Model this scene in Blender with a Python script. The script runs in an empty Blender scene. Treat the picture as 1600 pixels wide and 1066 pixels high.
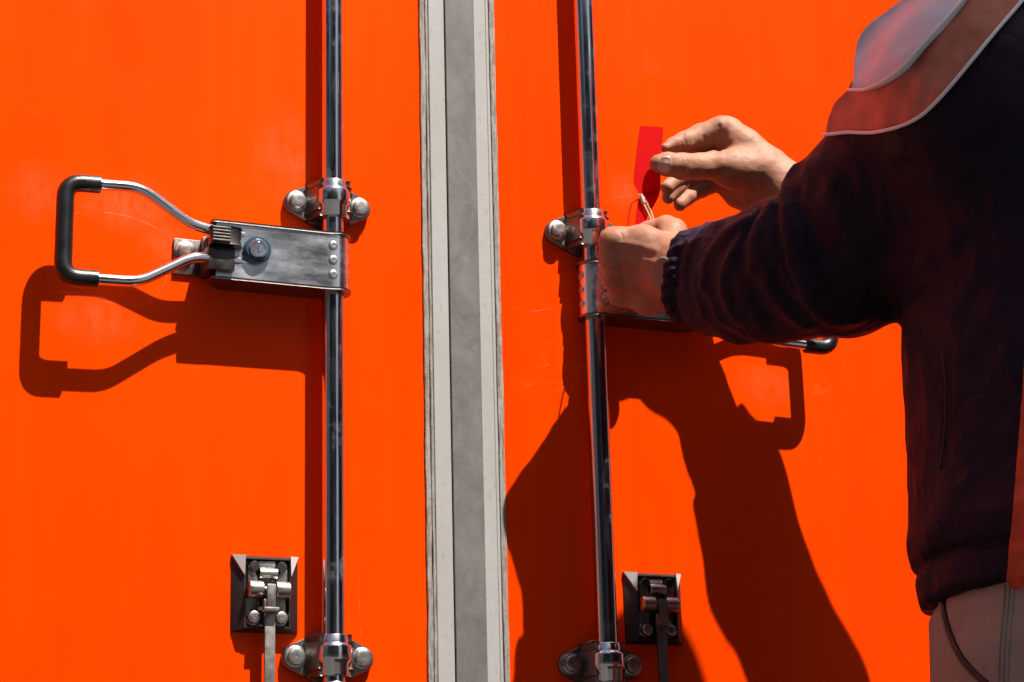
import bpy, bmesh, math, random
import numpy as np
from mathutils import Vector, Matrix
random.seed(4); rng = np.random.default_rng(11)
R_ = math.radians
scene = bpy.context.scene
COL = scene.collection

# ------------------------------------------------------------------ camera
CAM_R = np.array([[0.9221296, -0.0818844, -0.3781163],
                  [-0.3860835, -0.2574933, -0.8857972],
                  [-0.0248295, 0.9628043, -0.2690564]])       # columns: right, up, back
CAM_C = np.array([-0.8604398, -2.0157163, 0.6377364])
F_PX = 3250.85                                               # focal length in photo pixels (1600 wide)
cam_d = bpy.data.cameras.new("camera"); cam = bpy.data.objects.new("camera", cam_d); COL.objects.link(cam)
m = Matrix([list(CAM_R[0]) + [CAM_C[0]], list(CAM_R[1]) + [CAM_C[1]], list(CAM_R[2]) + [CAM_C[2]], [0, 0, 0, 1]])
cam.matrix_world = m
cam_d.sensor_width = 36; cam_d.lens = F_PX / 1600 * 36; cam_d.clip_end = 500; cam_d.clip_start = 0.05
scene.camera = cam

def W(px, py, p=0.0):
    "point of the photo at p metres in front of the door plane"
    d = CAM_R @ np.array([px - 800.0, 533.0 - py, -F_PX]); t = (-p - CAM_C[1]) / d[1]
    return CAM_C + d * t
def mpp(p):            # metres per photo pixel at that distance (near picture centre)
    return (CAM_R[:, 2] @ (CAM_C - W(1100, 450, p))) / F_PX

# ------------------------------------------------------------------ light
SUN = np.array([.45, -1.0, 1.95]); SUN /= np.linalg.norm(SUN)
world = bpy.data.worlds.new("World"); scene.world = world; world.use_nodes = True
nt = world.node_tree; bg = nt.nodes["Background"]
sky = nt.nodes.new("ShaderNodeTexSky"); sky.sky_type = 'NISHITA'; sky.sun_disc = False
sky.sun_elevation = math.asin(SUN[2]); sky.sun_rotation = math.atan2(SUN[0], SUN[1])
sky.dust_density = 3.0; sky.ozone_density = .6
nt.links.new(sky.outputs[0], bg.inputs[0]); bg.inputs[1].default_value = 0.035
sun_d = bpy.data.lights.new("sun", 'SUN'); sun_d.energy = 5.0; sun_d.angle = R_(0.5); sun_d.color = (1.0, 0.95, 0.88)
sun = bpy.data.objects.new("sun", sun_d); COL.objects.link(sun)
sun.rotation_euler = Vector(SUN).to_track_quat('Z', 'Y').to_euler(); sun.location = (3, -6, 12)
scene.view_settings.view_transform = 'Standard'; scene.view_settings.look = 'None'
scene.view_settings.exposure = 1.1; scene.view_settings.gamma = 1

# ------------------------------------------------------------------ helpers
def tag(o, label=None, cat=None, group=None, kind=None):
    for k, v in (('label', label), ('category', cat), ('group', group), ('kind', kind)):
        if v: o[k] = v
    return o
def empty(name, loc=(0, 0, 0)):
    o = bpy.data.objects.new(name, None); COL.objects.link(o); o.location = loc; o.empty_display_size = .05
    return o
def link(name, me, mat, parent=None, bevel=0, sharp=34):
    o = bpy.data.objects.new(name, me); COL.objects.link(o)
    for mm in (mat if isinstance(mat, (list, tuple)) else [mat]): me.materials.append(mm)
    if parent:
        o.parent = parent
        bpy.context.view_layer.update()
        o.matrix_parent_inverse = parent.matrix_world.inverted()
    return o
def obj(name, bm, mat, parent=None, bevel=0.0, sharp=34, seg=2):
    bmesh.ops.remove_doubles(bm, verts=bm.verts, dist=1e-6)
    if bevel:
        es = [e for e in bm.edges if len(e.link_faces) == 2 and e.calc_face_angle(0) > R_(30)]
        bmesh.ops.bevel(bm, geom=es, offset=bevel, segments=seg, profile=.6, affect='EDGES', clamp_overlap=True)
    bmesh.ops.recalc_face_normals(bm, faces=bm.faces)
    for f in bm.faces: f.smooth = True
    for e in bm.edges:
        if len(e.link_faces) == 2 and e.calc_face_angle(0) > R_(sharp): e.smooth = False
    me = bpy.data.meshes.new(name); bm.to_mesh(me); bm.free()
    return link(name, me, mat, parent)
def box(bm, x0, x1, y0, y1, z0, z1, M=None):
    vs = [bm.verts.new((x, y, z)) for x in (x0, x1) for y in (y0, y1) for z in (z0, z1)]
    for f in ((0, 1, 3, 2), (4, 6, 7, 5), (0, 4, 5, 1), (2, 3, 7, 6), (0, 2, 6, 4), (1, 5, 7, 3)):
        bm.faces.new([vs[i] for i in f])
    if M is not None: bmesh.ops.transform(bm, matrix=M, verts=vs)
    return vs
def frame(ax):
    ax = Vector(ax).normalized(); u = ax.orthogonal().normalized(); return ax, u, ax.cross(u)
def lathe(bm, o, ax, prof, n=40, caps=True):
    "prof: list of (distance along axis, radius)"
    o = Vector(o); ax, u, v = frame(ax); rings = []
    for d, r in prof:
        rings.append([bm.verts.new(o + ax * d + (u * math.cos(2 * math.pi * k / n) + v * math.sin(2 * math.pi * k / n)) * r) for k in range(n)])
    for a, b in zip(rings, rings[1:]):
        for k in range(n): bm.faces.new((a[k], a[(k + 1) % n], b[(k + 1) % n], b[k]))
    if caps: bm.faces.new(rings[0][::-1]); bm.faces.new(rings[-1])
def smooth_path(pts, rad, n=8):
    "polyline with its corners rounded by fillets"
    P = [Vector(p) for p in pts]; out = [P[0]]
    for i in range(1, len(P) - 1):
        a, b, c = P[i - 1], P[i], P[i + 1]
        r = rad[i] if isinstance(rad, (list, tuple)) else rad
        d1 = (a - b); d2 = (c - b); l = min(r, d1.length * .49, d2.length * .49)
        s = b + d1.normalized() * l; e = b + d2.normalized() * l
        for k in range(n + 1):
            t = k / n; out.append(s * (1 - t) ** 2 + b * 2 * t * (1 - t) + e * t * t)
    out.append(P[-1]); return out
def tube(bm, path, r, n=16, caps=True):
    path = [Vector(p) for p in path]; rings = []; u = None
    for i, p in enumerate(path):
        t = (path[min(i + 1, len(path) - 1)] - path[max(i - 1, 0)]).normalized()
        if u is None: u = t.orthogonal().normalized()
        u = (u - t * u.dot(t)).normalized(); v = t.cross(u)
        rr = r[i] if hasattr(r, '__len__') else r
        rings.append([bm.verts.new(p + (u * math.cos(2 * math.pi * k / n) + v * math.sin(2 * math.pi * k / n)) * rr) for k in range(n)])
    for a, b in zip(rings, rings[1:]):
        for k in range(n): bm.faces.new((a[k], a[(k + 1) % n], b[(k + 1) % n], b[k]))
    if caps: bm.faces.new(rings[0][::-1]); bm.faces.new(rings[-1])
def prism(bm, poly, y0, y1, poly2=None):
    "outline in (x, z) between depths y0 (back) and y1 (front); poly2 = front outline"
    a = [bm.verts.new((x, y0, z)) for x, z in poly]; b = [bm.verts.new((x, y1, z)) for x, z in (poly2 or poly)]
    bm.faces.new(a[::-1]); bm.faces.new(b); n = len(a)
    for k in range(n): bm.faces.new((a[k], a[(k + 1) % n], b[(k + 1) % n], b[k]))

# ------------------------------------------------------------------ materials
class Mat:
    def __init__(s, name, col=(.5, .5, .5), rough=.5, metal=0, coat=0, coat_rough=.05, spec=.5):
        s.m = bpy.data.materials.new(name); s.m.use_nodes = True; s.t = s.m.node_tree; s.b = s.t.nodes["Principled BSDF"]
        s.i('Base Color', (*col, 1)); s.i('Roughness', rough); s.i('Metallic', metal); s.i('Coat Weight', coat)
        s.i('Coat Roughness', coat_rough); s.i('Specular IOR Level', spec); s.tc = s.t.nodes.new('ShaderNodeTexCoord')
    def i(s, k, v): s.b.inputs[k].default_value = v
    def node(s, kind, **kw):
        n = s.t.nodes.new(kind)
        for k, v in kw.items(): setattr(n, k, v)
        return n
    def l(s, a, b): s.t.links.new(a, b)
    def noise(s, scale, detail=4, rough=.5, stretch=(1, 1, 1), dist=0):
        mp = s.node('ShaderNodeMapping'); mp.inputs['Scale'].default_value = stretch; s.l(s.tc.outputs['Object'], mp.inputs[0])
        n = s.node('ShaderNodeTexNoise'); n.inputs['Scale'].default_value = scale; n.inputs['Detail'].default_value = detail
        n.inputs['Roughness'].default_value = rough; n.inputs['Distortion'].default_value = dist; s.l(mp.outputs[0], n.inputs[0])
        return n.outputs[0]
    def rng(s, v, a, b, c, d):
        n = s.node('ShaderNodeMapRange'); s.l(v, n.inputs[0])
        for k, x in zip((1, 2, 3, 4), (a, b, c, d)): n.inputs[k].default_value = x
        return n.outputs[0]
    def mix(s, fac, a, b):
        n = s.node('ShaderNodeMix', data_type='RGBA')
        if hasattr(fac, 'links'): s.l(fac, n.inputs[0])
        else: n.inputs[0].default_value = fac
        for k, v in ((6, a), (7, b)):
            if hasattr(v, 'links'): s.l(v, n.inputs[k])
            else: n.inputs[k].default_value = (*v, 1)
        return n.outputs[2]
    def math(s, op, a, b=None):
        n = s.node('ShaderNodeMath', operation=op)
        for k, v in enumerate((a, b)):
            if v is None: continue
            if hasattr(v, 'links'): s.l(v, n.inputs[k])
            else: n.inputs[k].default_value = v
        return n.outputs[0]
    def base(s, v): s.l(v, s.b.inputs['Base Color'])
    def rough(s, v): s.l(v, s.b.inputs['Roughness'])
    def bump(s, v, strength=.3, dist=.001, coat=False):
        n = s.node('ShaderNodeBump'); n.inputs['Strength'].default_value = strength; n.inputs['Distance'].default_value = dist
        s.l(v, n.inputs['Height']); s.l(n.outputs[0], s.b.inputs['Normal'])
        if coat: s.l(n.outputs[0], s.b.inputs['Coat Normal'])

# orange door paint: faint vertical streaks, slow colour drift, hairline scratches
mp_ = Mat('orange_paint', rough=.42, coat=.035, coat_rough=.08, spec=.015)
n1 = mp_.noise(3.0, 3, .5, (1, 1, .35)); n2 = mp_.noise(9, 5, .6, (4, 1, .25)); n3 = mp_.noise(420, 2, .5)
c = mp_.mix(mp_.rng(n1, .3, .7, 0, 1), (.93, .043, .0), (.94, .058, .0))
c = mp_.mix(mp_.rng(n2, .45, .75, 0, .35), c, (.94, .072, .0))
def scratches(mt, scale, stretch, rot, lo, hi):
    mp = mt.node('ShaderNodeMapping'); mp.inputs['Scale'].default_value = stretch; mp.inputs['Rotation'].default_value = rot
    mt.l(mt.tc.outputs['Object'], mp.inputs[0])
    n = mt.node('ShaderNodeTexNoise'); n.inputs['Scale'].default_value = scale; n.inputs['Detail'].default_value = 1.5
    n.inputs['Distortion'].default_value = .4; mt.l(mp.outputs[0], n.inputs[0])
    a = mt.math('ABSOLUTE', mt.math('SUBTRACT', n.outputs[0], .5)); return mt.rng(a, lo, hi, 1, 0)
s1 = scratches(mp_, 14, (.25, 1, 1.6), (0, R_(12), 0), 0, .0035)
s2 = scratches(mp_, 16, (1.7, 1, .2), (0, R_(-4), 0), 0, .003)
g1 = mp_.rng(mp_.noise(7, 2, .5), .60, .70, 0, .4); g2 = mp_.rng(mp_.noise(5.3, 2, .5, (1, 2, 1)), .59, .68, 0, .35)
sc = mp_.math('MAXIMUM', mp_.math('MULTIPLY', s1, g1), mp_.math('MULTIPLY', s2, g2))
c = mp_.mix(sc, c, (.95, .12, .02))
def arc_mask(mt, pts, width, brk, seed):
    A = [W(*p_)[[0, 2]] for p_ in pts]; (ax, ay), (bx, by), (cx, cy) = A
    d_ = 2 * (ax * (by - cy) + bx * (cy - ay) + cx * (ay - by))
    ux = ((ax**2 + ay**2) * (by - cy) + (bx**2 + by**2) * (cy - ay) + (cx**2 + cy**2) * (ay - by)) / d_
    uz = ((ax**2 + ay**2) * (cx - bx) + (bx**2 + by**2) * (ax - cx) + (cx**2 + cy**2) * (bx - ax)) / d_
    r_ = math.hypot(ax - ux, ay - uz); sx = mt.node('ShaderNodeSeparateXYZ'); mt.l(mt.tc.outputs['Object'], sx.inputs[0])
    dx = mt.math('SUBTRACT', sx.outputs[0], ux); dz = mt.math('SUBTRACT', sx.outputs[2], uz)
    dist = mt.math('SQRT', mt.math('ADD', mt.math('MULTIPLY', dx, dx), mt.math('MULTIPLY', dz, dz)))
    line = mt.rng(mt.math('ABSOLUTE', mt.math('SUBTRACT', dist, r_)), 0, width, 1, 0)
    mx, mz = (A[0] + A[2]) / 2; L = np.linalg.norm(A[0] - A[2]) * .56
    ex = mt.math('SUBTRACT', sx.outputs[0], mx); ez = mt.math('SUBTRACT', sx.outputs[2], mz)
    near = mt.rng(mt.math('SQRT', mt.math('ADD', mt.math('MULTIPLY', ex, ex), mt.math('MULTIPLY', ez, ez))), L * .75, L, 1, 0)
    return mt.math('MULTIPLY', mt.math('MULTIPLY', line, near), mt.rng(mt.noise(31 + seed * 3, 5, .8), .44, .60, 0, 1))
def pale_patch(mt, px, py, rx, rz, amt):  # soft patch of paler, pinker orange broken up by noise
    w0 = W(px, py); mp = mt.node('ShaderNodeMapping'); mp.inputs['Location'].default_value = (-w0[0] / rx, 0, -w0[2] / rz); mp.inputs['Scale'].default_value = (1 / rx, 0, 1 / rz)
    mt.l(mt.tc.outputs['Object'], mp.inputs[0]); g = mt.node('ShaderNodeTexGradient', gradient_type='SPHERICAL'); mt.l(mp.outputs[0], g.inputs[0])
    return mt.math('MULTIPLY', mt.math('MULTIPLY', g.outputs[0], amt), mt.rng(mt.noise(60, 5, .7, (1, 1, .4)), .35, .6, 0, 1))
scf = None
for k_, (pts_, w_) in enumerate([([(118, 333), (195, 337), (285, 385)], .0009), ([(95, 469), (160, 472), (228, 480)], .0008), ([(228, 478), (250, 455), (262, 425)], .0006), ([(960, 300), (975, 292), (1000, 291)], .0007), ([(945, 315), (968, 308), (992, 305)], .0006),
                                 ([(560, 900), (562, 960), (566, 1030)], .0005), ([(800, 480), (835, 486), (868, 478)], .0006), ([(1130, 545), (1175, 550), (1230, 556)], .0006), ([(380, 565), (430, 640), (470, 600)], .0004)]):
    a_ = arc_mask(mp_, pts_, w_, 0, k_); scf = a_ if scf is None else mp_.math('MAXIMUM', scf, a_)
c = mp_.mix(mp_.math('MULTIPLY', scf, .55), c, (.90, .26, .12))
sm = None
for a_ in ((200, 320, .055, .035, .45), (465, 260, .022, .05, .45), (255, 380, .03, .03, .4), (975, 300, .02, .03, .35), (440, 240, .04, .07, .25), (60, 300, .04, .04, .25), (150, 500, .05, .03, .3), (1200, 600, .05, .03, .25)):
    q_ = pale_patch(mp_, *a_); sm = q_ if sm is None else mp_.math('MAXIMUM', sm, q_)
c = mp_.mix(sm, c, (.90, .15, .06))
mp_.base(c); mp_.rough(mp_.rng(mp_.noise(24, 5, .65), .3, .7, .36, .5))
mp_.bump(mp_.math('ADD', mp_.math('MULTIPLY', mp_.noise(5, 2, .5), 1.0), mp_.math('MULTIPLY', n3, .004)), .12, .02, True)
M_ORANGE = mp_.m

def steel(name, col, r0, r1, scale=60, stretch=(1, 1, 1), dirt=0, bump=.02):
    t = Mat(name, col, .2, 1.0); n = t.noise(scale, 6, .65, stretch)
    t.rough(t.rng(n, .3, .7, r0, r1))
    if dirt:
        d = t.rng(t.noise(38, 6, .7), .56, .74, 0, dirt); t.base(t.mix(d, col, (.13, .085, .055)))
        t.l(t.math('SUBTRACT', 1.0, t.math('MULTIPLY', d, .7)), t.b.inputs['Metallic'])
    t.bump(n, bump * 5, .0004); return t.m
M_ROD = steel('polished_rod', (.62, .63, .66), .09, .22, 40, (6, 6, .6), .25, .03)
M_CHROME = steel('bright_steel', (.70, .70, .72), .10, .24, 50, (1, 1, 1), .25)
M_PLATE = steel('brushed_plate', (.84, .84, .85), .15, .33, 22, (.8, 1, 2.2), .25, .02)
M_CAST = steel('cast_steel', (.21, .19, .17), .30, .46, 160, (1, 1, 1), .6, .12)
M_ZINC = steel('zinc_bolt', (.46, .43, .40), .26, .42, 220, (1, 1, 1), .2, .06)
M_CORNER_GLARE = Mat('corner_glare_paint', (.46, .45, .44), .5).m  # pale colour stands in for sun glare on the latch corners
M_TRAY = steel('grey_tray_steel', (.33, .305, .28), .32, .48, 160, (1, 1, 1), .35, .08)
M_DARKST = steel('dark_steel', (.085, .075, .07), .32, .5, 120, (1, 1, 1), .2, .08)
t = Mat('black_rubber', (.007, .007, .008), .36, spec=.5); t.bump(t.noise(500, 3, .6), .35, .0006); t.rough(t.rng(t.noise(60, 4), .3, .7, .28, .42)); M_RUBBER = t.m
t = Mat('black_frame', (.012, .009, .010), .5); t.rough(t.rng(t.noise(90, 4), .3, .7, .38, .6)); M_BLACK = t.m
t = Mat('blue_plastic', (.012, .055, .085), .35); M_BLUE = t.m
# gasket strips
t = Mat('pale_trim', rough=.5)
sp = t.rng(t.noise(240, 5, .7, (1, 1, .35)), .60, .70, 0, .55)
t.base(t.mix(sp, t.mix(t.rng(t.noise(14, 6, .6, (1, 1, .4)), .35, .7, 0, 1), (.30, .285, .272), (.345, .335, .325)), (.15, .12, .095)))
t.bump(t.noise(160, 4, .6), .3, .0006); M_TRIM = t.m
t = Mat('grey_rubber', rough=.62)
t.base(t.mix(t.rng(t.noise(26, 8, .68, (1.2, 1, .7), .6), .34, .68, 0, 1), (.085, .075, .071), (.15, .138, .132)))
t.bump(t.noise(120, 5, .6), .35, .0008); M_GASKET = t.m
t = Mat('old_sealant', rough=.7)
t.base(t.mix(t.rng(t.noise(130, 6, .7, (2.5, 1, .3)), .40, .62, 0, 1), (.29, .265, .24), (.155, .12, .09)))
t.bump(t.noise(150, 6, .7, (1, 1, .5)), .8, .0015); M_SEAL = t.m

# ------------------------------------------------------------------ ground, then added unseen blockers: what the chrome mirrors, shade for the person
bm = bmesh.new(); v = [bm.verts.new(p) for p in ((-150, -150, 0), (150, -150, 0), (150, 150, 0), (-150, 150, 0))]; bm.faces.new(v)
t = Mat('asphalt', rough=.85); t.base(t.mix(t.rng(t.noise(3, 8, .7), .3, .7, 0, 1), (.028, .027, .026), (.05, .048, .046))); t.bump(t.noise(90, 4), .6, .004)
tag(obj('ground', bm, t.m), kind='structure')

def build_reflection_blocker():
    root = empty('reflection_blocker', (-14, -13, 0))  # added unseen mass that darkens chrome reflections and cuts sky fill
    t = Mat('dark_cladding', (.045, .045, .05), .6); bm = bmesh.new(); box(bm, -45, 3.6, -19, -13, 0, 8.5); box(bm, -19, -13, -13, -1.8, 0, 8.5)
    for k in range(89): box(bm, -45 + k * .54, -44.8 + k * .54, -13, -12.95, .2, 8.3)
    obj('wall', bm, t.m, root)
    bm = bmesh.new(); box(bm, -45.4, 4.0, -19.4, -12.3, 8.5, 8.75); box(bm, -19.4, -12.6, -12.3, -1.4, 8.5, 8.75); obj('roof', bm, Mat('roof_sheet', (.12, .12, .12), .5).m, root)
    for k in (1, 2, 3):
        bm = bmesh.new(); box(bm, -36 + k * 11, -31 + k * 11, -12.97, -12.90, 0, 4.6); obj('loading_door', bm, Mat('shutter', (.10, .11, .12), .45).m, root)
    tag(root, 'added dark building shape behind the camera, unseen, darkens chrome reflections and sky fill', 'added light blocker')
build_reflection_blocker()
def build_side_blocker():
    root = empty('side_blocker', (14, -11, 0)); t = Mat('dark_brick', (.06, .045, .04), .8)  # added unseen block, placed to shape the bands mirrored in the rods
    bm = bmesh.new(); box(bm, 9.5, 20, -13, -2.2, 0, 7.5); obj('wall', bm, t.m, root)
    bm = bmesh.new(); box(bm, 9.2, 20.3, -13.3, -1.9, 7.5, 7.7); obj('roof', bm, Mat('roof_felt', (.08, .08, .08), .8).m, root)
    for k in range(3):
        for z in (1.0, 4.3):
            bm = bmesh.new(); box(bm, 9.46, 9.52, -12 + k * 3.4, -10 + k * 3.4, z, z + 1.6); obj('window', bm, Mat('window_glass', (.03, .04, .05), .08).m, root)
    tag(root, 'added dark building shape on the right, unseen, shapes the chrome reflections', 'added light blocker')
build_side_blocker()
def build_sun_blocker():
    # added unseen roof that blocks sun from the person; the upper part of the doors is beyond its edge
    root = empty('person_sun_blocker', (4, -5, 0))
    bm = bmesh.new(); box(bm, .95, 9.5, -4.3, -2.52, 5.62, 5.70); obj('roof', bm, Mat('sun_blocker_sheet', (.16, .16, .17), .6).m, root)
    for x, y in ((9.3, -2.8), (9.3, -3.9), (4.3, -3.9)):
        bm = bmesh.new(); box(bm, x - .07, x + .07, y - .07, y + .07, 0, 5.62); obj('post', bm, Mat('post_paint', (.2, .2, .2), .5).m, root)
    tag(root, 'added flat grey roof on square posts, unseen, keeps sun off the person', 'sun_blocker')
build_sun_blocker()

# ------------------------------------------------------------------ truck body behind the doors
ZB, ZT = .70, 2.55
def build_truck_body():
    root = empty('truck_body', (0, 1, 0)); bm = bmesh.new()
    box(bm, -1.12, -1.08, .05, 5.5, ZB, ZT); box(bm, 1.02, 1.06, .05, 5.5, ZB, ZT); box(bm, -1.08, 1.02, .05, 5.5, ZT, ZT + .05)
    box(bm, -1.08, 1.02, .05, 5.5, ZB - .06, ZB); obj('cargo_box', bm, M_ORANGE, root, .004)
    bm = bmesh.new(); box(bm, -1.12, 1.06, -.004, .05, ZT + .002, ZT + .10); obj('door_frame', bm, M_DARKST, root, .003); bm = bmesh.new(); box(bm, -1.12, 1.06, -.004, .05, ZB - .12, ZB - .062)
    obj('door_frame', bm, M_DARKST, root, .003)
    for s in (-.5, .45):
        bm = bmesh.new(); box(bm, s - .04, s + .04, .1, 5.4, ZB - .26, ZB - .064); obj('chassis_rail', bm, M_DARKST, root, .004)
    for s in (-.86, .80):
        bm = bmesh.new(); lathe(bm, (s - .13, 1.4, .38), (1, 0, 0), [(0, .2), (0, .35), (.02, .38), (.24, .38), (.26, .35), (.26, .2)], 48)
        w = obj('wheel', bm, M_RUBBER, root)
        bm = bmesh.new(); lathe(bm, (s - .134, 1.4, .38), (1, 0, 0), [(0, .06), (0, .2), (.05, .21), (.22, .21), (.268, .2), (.268, .06)], 32); obj('rim', bm, M_ZINC, w)
    tag(root, 'orange box body of the delivery truck behind the two rear doors', 'truck')
build_truck_body()

# ------------------------------------------------------------------ rear doors
XL, XR = -.2127, .0903            # lock rod axes
ROD_P, ROD_R = .023, .0118
def bolt(parent, x, z, y0, r=.0088, h=.0058, mat=None, washer=True):
    bm = bmesh.new()
    if washer: lathe(bm, (x, y0, z), (0, -1, 0), [(0, r * 1.28), (.0016, r * 1.28), (.0020, r * 1.2)], 32)
    lathe(bm, (x, y0 - .0012, z), (0, -1, 0), [(0, r * .97), (.002, r), (h - .0008, r), (h - .0002, r * .95), (h, r * .90), (h + .0001, r * .40), (h + .0001, r * .12), (h - .0002, r * .08), (h - .0002, r * .02)], 36)
    return obj('bolt', bm, mat or M_ZINC, parent)
def bracket(door, x, z):
    # pointed base plate
    bm = bmesh.new(); out = []
    for sx in (1, -1):
        for a in np.linspace(-58, 58, 9):
            out.append((x + sx * (.0345 + .0135 * math.cos(R_(a))), z + sx * .0135 * math.sin(R_(a))))
        out.append((x + sx * .010, z + sx * .0265)); out.append((x - sx * .010, z + sx * .0265))
    inn = [(x + (px - x) * .965, z + (pz - z) * .955) for px, pz in out]
    prism(bm, out, -.0, -.0068); prism(bm, out, -.0068, -.0084, inn)
    b = obj('bearing_bracket', bm, M_CAST, door, 0, 28)
    # saddle block that carries the collar
    bm = bmesh.new()
    sec = [(-.0245, -.006), (-.0235, -.010), (-.0190, -.018), (-.0165, -.030), (.0165, -.030), (.0190, -.018), (.0235, -.010), (.0245, -.006)]
    for z0, z1, k in ((z - .021, z + .021, 1), (z - .0135, z + .0135, 1.08)):
        a = [bm.verts.new((x + u * k, y, z0)) for u, y in sec]; c2 = [bm.verts.new((x + u * k, y, z1)) for u, y in sec]
        bm.faces.new(a); bm.faces.new(c2[::-1])
        for q in range(len(sec)): bm.faces.new((a[q], a[(q + 1) % len(sec)], c2[(q + 1) % len(sec)], c2[q]))
    obj('saddle', bm, M_CAST, b, .0016)
    bm = bmesh.new()
    prof = [(-.0205, ROD_R + .0004), (-.0205, .0150), (-.0195, .0158), (-.0085, .0158), (-.0055, .0182), (-.0040, .0186), (.0080, .0186), (.0098, .0182), (.0115, .0160), (.0125, .0156), (.0195, .0156), (.0205, .0148), (.0205, ROD_R + .0004)]
    lathe(bm, (x, -ROD_P, z), (0, 0, 1), prof, 56, False); obj('collar', bm, M_CHROME, b, 0, 50)
    for sx in (-1, 1): bolt(b, x + sx * .0352, z, -.0084)
    return b
def lock_handle(door, X, s):
    "s = +1: handle points to -x (left door), -1: mirrored"
    Z0, Z1, ZC = 1.2765, 1.3395, 1.308
    def x(u): return X - s * u
    bm = bmesh.new()
    # front plate, bent around the rod and back (U in plan), 2 mm sheet
    plan = [(.130, .0375), (.100, .0375), (.012, .0375)]
    for k in range(0, 13):
        a = math.radians(84 - 168 * k / 12 * .98); plan.append((-.0165 * math.cos(a) + .002, ROD_P + .0165 * math.sin(a)))
    plan += [(.012, .0075), (.100, .0075), (.126, .0075)]
    def sheet(bm, plan, z0, z1, th):
        n = len(plan); P = [Vector((u, p)) for u, p in plan]; N = []
        for i in range(n):
            d = (P[min(i + 1, n - 1)] - P[max(i - 1, 0)]).normalized(); N.append(Vector((d.y, -d.x)))
        o_ = [P[i] + N[i] * 0 for i in range(n)]; i_ = [P[i] + N[i] * th for i in range(n)]
        q = [[bm.verts.new((x(a.x), -a.y, z)) for a in o_] for z in (z0, z1)]; w = [[bm.verts.new((x(a.x), -a.y, z)) for a in i_] for z in (z0, z1)]
        for i in range(n - 1):
            bm.faces.new((q[0][i], q[0][i + 1], q[1][i + 1], q[1][i])); bm.faces.new((w[0][i], w[1][i], w[1][i + 1], w[0][i + 1]))
            bm.faces.new((q[0][i], w[0][i], w[0][i + 1], q[0][i + 1])); bm.faces.new((q[1][i], q[1][i + 1], w[1][i + 1], w[1][i]))
        for e in (0, n - 1): bm.faces.new((q[0][e], q[1][e], w[1][e], w[0][e]))
    sheet(bm, plan, Z0 + .0025, Z1 - .0025, .002)
    body = obj('lock_handle', bm, M_PLATE, door, 0, 30)
    # top and bottom flanges of the channel, proud of the plate
    for zz, th in ((Z1 - .0024, .0026), (Z0 + .0024, -.0026)):
        fl = [(.134, .0405), (.128, .0410), (.012, .0405)]
        for k in range(0, 13):
            a = math.radians(80 - 160 * k / 12); fl.append((-.0205 * math.cos(a) + .002, ROD_P + .0205 * math.sin(a)))
        fl += [(.012, .0040), (.118, .0040), (.134, .022)]
        bm = bmesh.new(); a = [bm.verts.new((x(u), -p, zz)) for u, p in fl]; b = [bm.verts.new((x(u), -p, zz + th)) for u, p in fl]
        bm.faces.new(a); bm.faces.new(b[::-1]); n = len(fl)
        for k in range(n): bm.faces.new((a[k], a[(k + 1) % n], b[(k + 1) % n], b[k]))
        obj('flange', bm, M_CAST, body, .0006)
    # handle loop
    P = .0475
    path = smooth_path([(x(.098), -.034, ZC + .0185), (x(.135), -.040, ZC + .0195), (x(.160), -.043, ZC + .0235), (x(.211), -P, ZC + .0545), (x(.2865), -P, ZC + .0515),
                        (x(.2865), -P, ZC - .0475), (x(.211), -P, ZC - .0455), (x(.157), -.044, ZC - .0135), (x(.135), -.040, ZC - .0105), (x(.098), -.034, ZC - .010)],
                       [0, .01, .012, .016, .018, .018, .014, .010, .012, 0], 8)
    bm = bmesh.new(); tube(bm, path, .0056, 20); obj('handle_loop', bm, M_CHROME, body)
    gp = smooth_path([(x(.2525), -P, ZC + .0525), (x(.2865), -P, ZC + .0515), (x(.2865), -P, ZC - .0475), (x(.2525), -P, ZC - .0467)], [0, .020, .020, 0], 10)
    rr = [.0089] * len(gp); gp = [gp[0] + (gp[0] - gp[1]).normalized() * .0006] + gp + [gp[-1] + (gp[-1] - gp[-2]).normalized() * .0006]; rr = [.0078] + rr + [.0078]
    bm = bmesh.new(); tube(bm, gp, rr, 24); obj('grip', bm, M_RUBBER, body)
    # ridged thumb latch over the far end of the plate
    bm = bmesh.new()
    prof = [(-.0, .037), (-.0, .045), (.004, .0515), (.012, .0530), (.026, .0530), (.033, .050), (.033, .0375)]
    z0, z1 = ZC + .002, ZC + .021
    a = [bm.verts.new((x(.105 + u), -p, z0)) for u, p in prof]; b = [bm.verts.new((x(.105 + u), -p, z1)) for u, p in prof]
    bm.faces.new(a); bm.faces.new(b[::-1])
    for k in range(len(prof)): bm.faces.new((a[k], a[(k + 1) % len(prof)], b[(k + 1) % len(prof)], b[k]))
    th = obj('thumb_latch', bm, M_DARKST, body, .0012)
    bm = bmesh.new()
    for k in range(5):
        zz = z0 + .0025 + k * .0034; xx = sorted((x(.119), x(.1375))); box(bm, xx[0], xx[1], -.0546, -.0530, zz, zz + .0018)
    obj('grip_ridge', bm, M_CAST, body, .0003)
    bm = bmesh.new(); xx = sorted((x(.112), x(.140))); box(bm, xx[0], xx[1], -.0465, -.012, ZC - .024, ZC + .0015)
    obj('latch_block', bm, M_DARKST, body, .002)
    # key cylinder
    bm = bmesh.new(); lathe(bm, (x(.0875), -.0375, ZC + .0025), (0, -1, 0), [(0, .0145), (.0035, .0145), (.008, .0140), (.0092, .0128), (.0092, .010), (.007, .010)], 40)
    obj('lock_surround', bm, M_BLUE, body)
    bm = bmesh.new(); lathe(bm, (x(.0875), -.0445, ZC + .0025), (0, -1, 0), [(0, .0102), (.0035, .0102), (.0048, .0092), (.0048, .007), (.0038, .0066), (.0038, .001)], 36)
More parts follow.
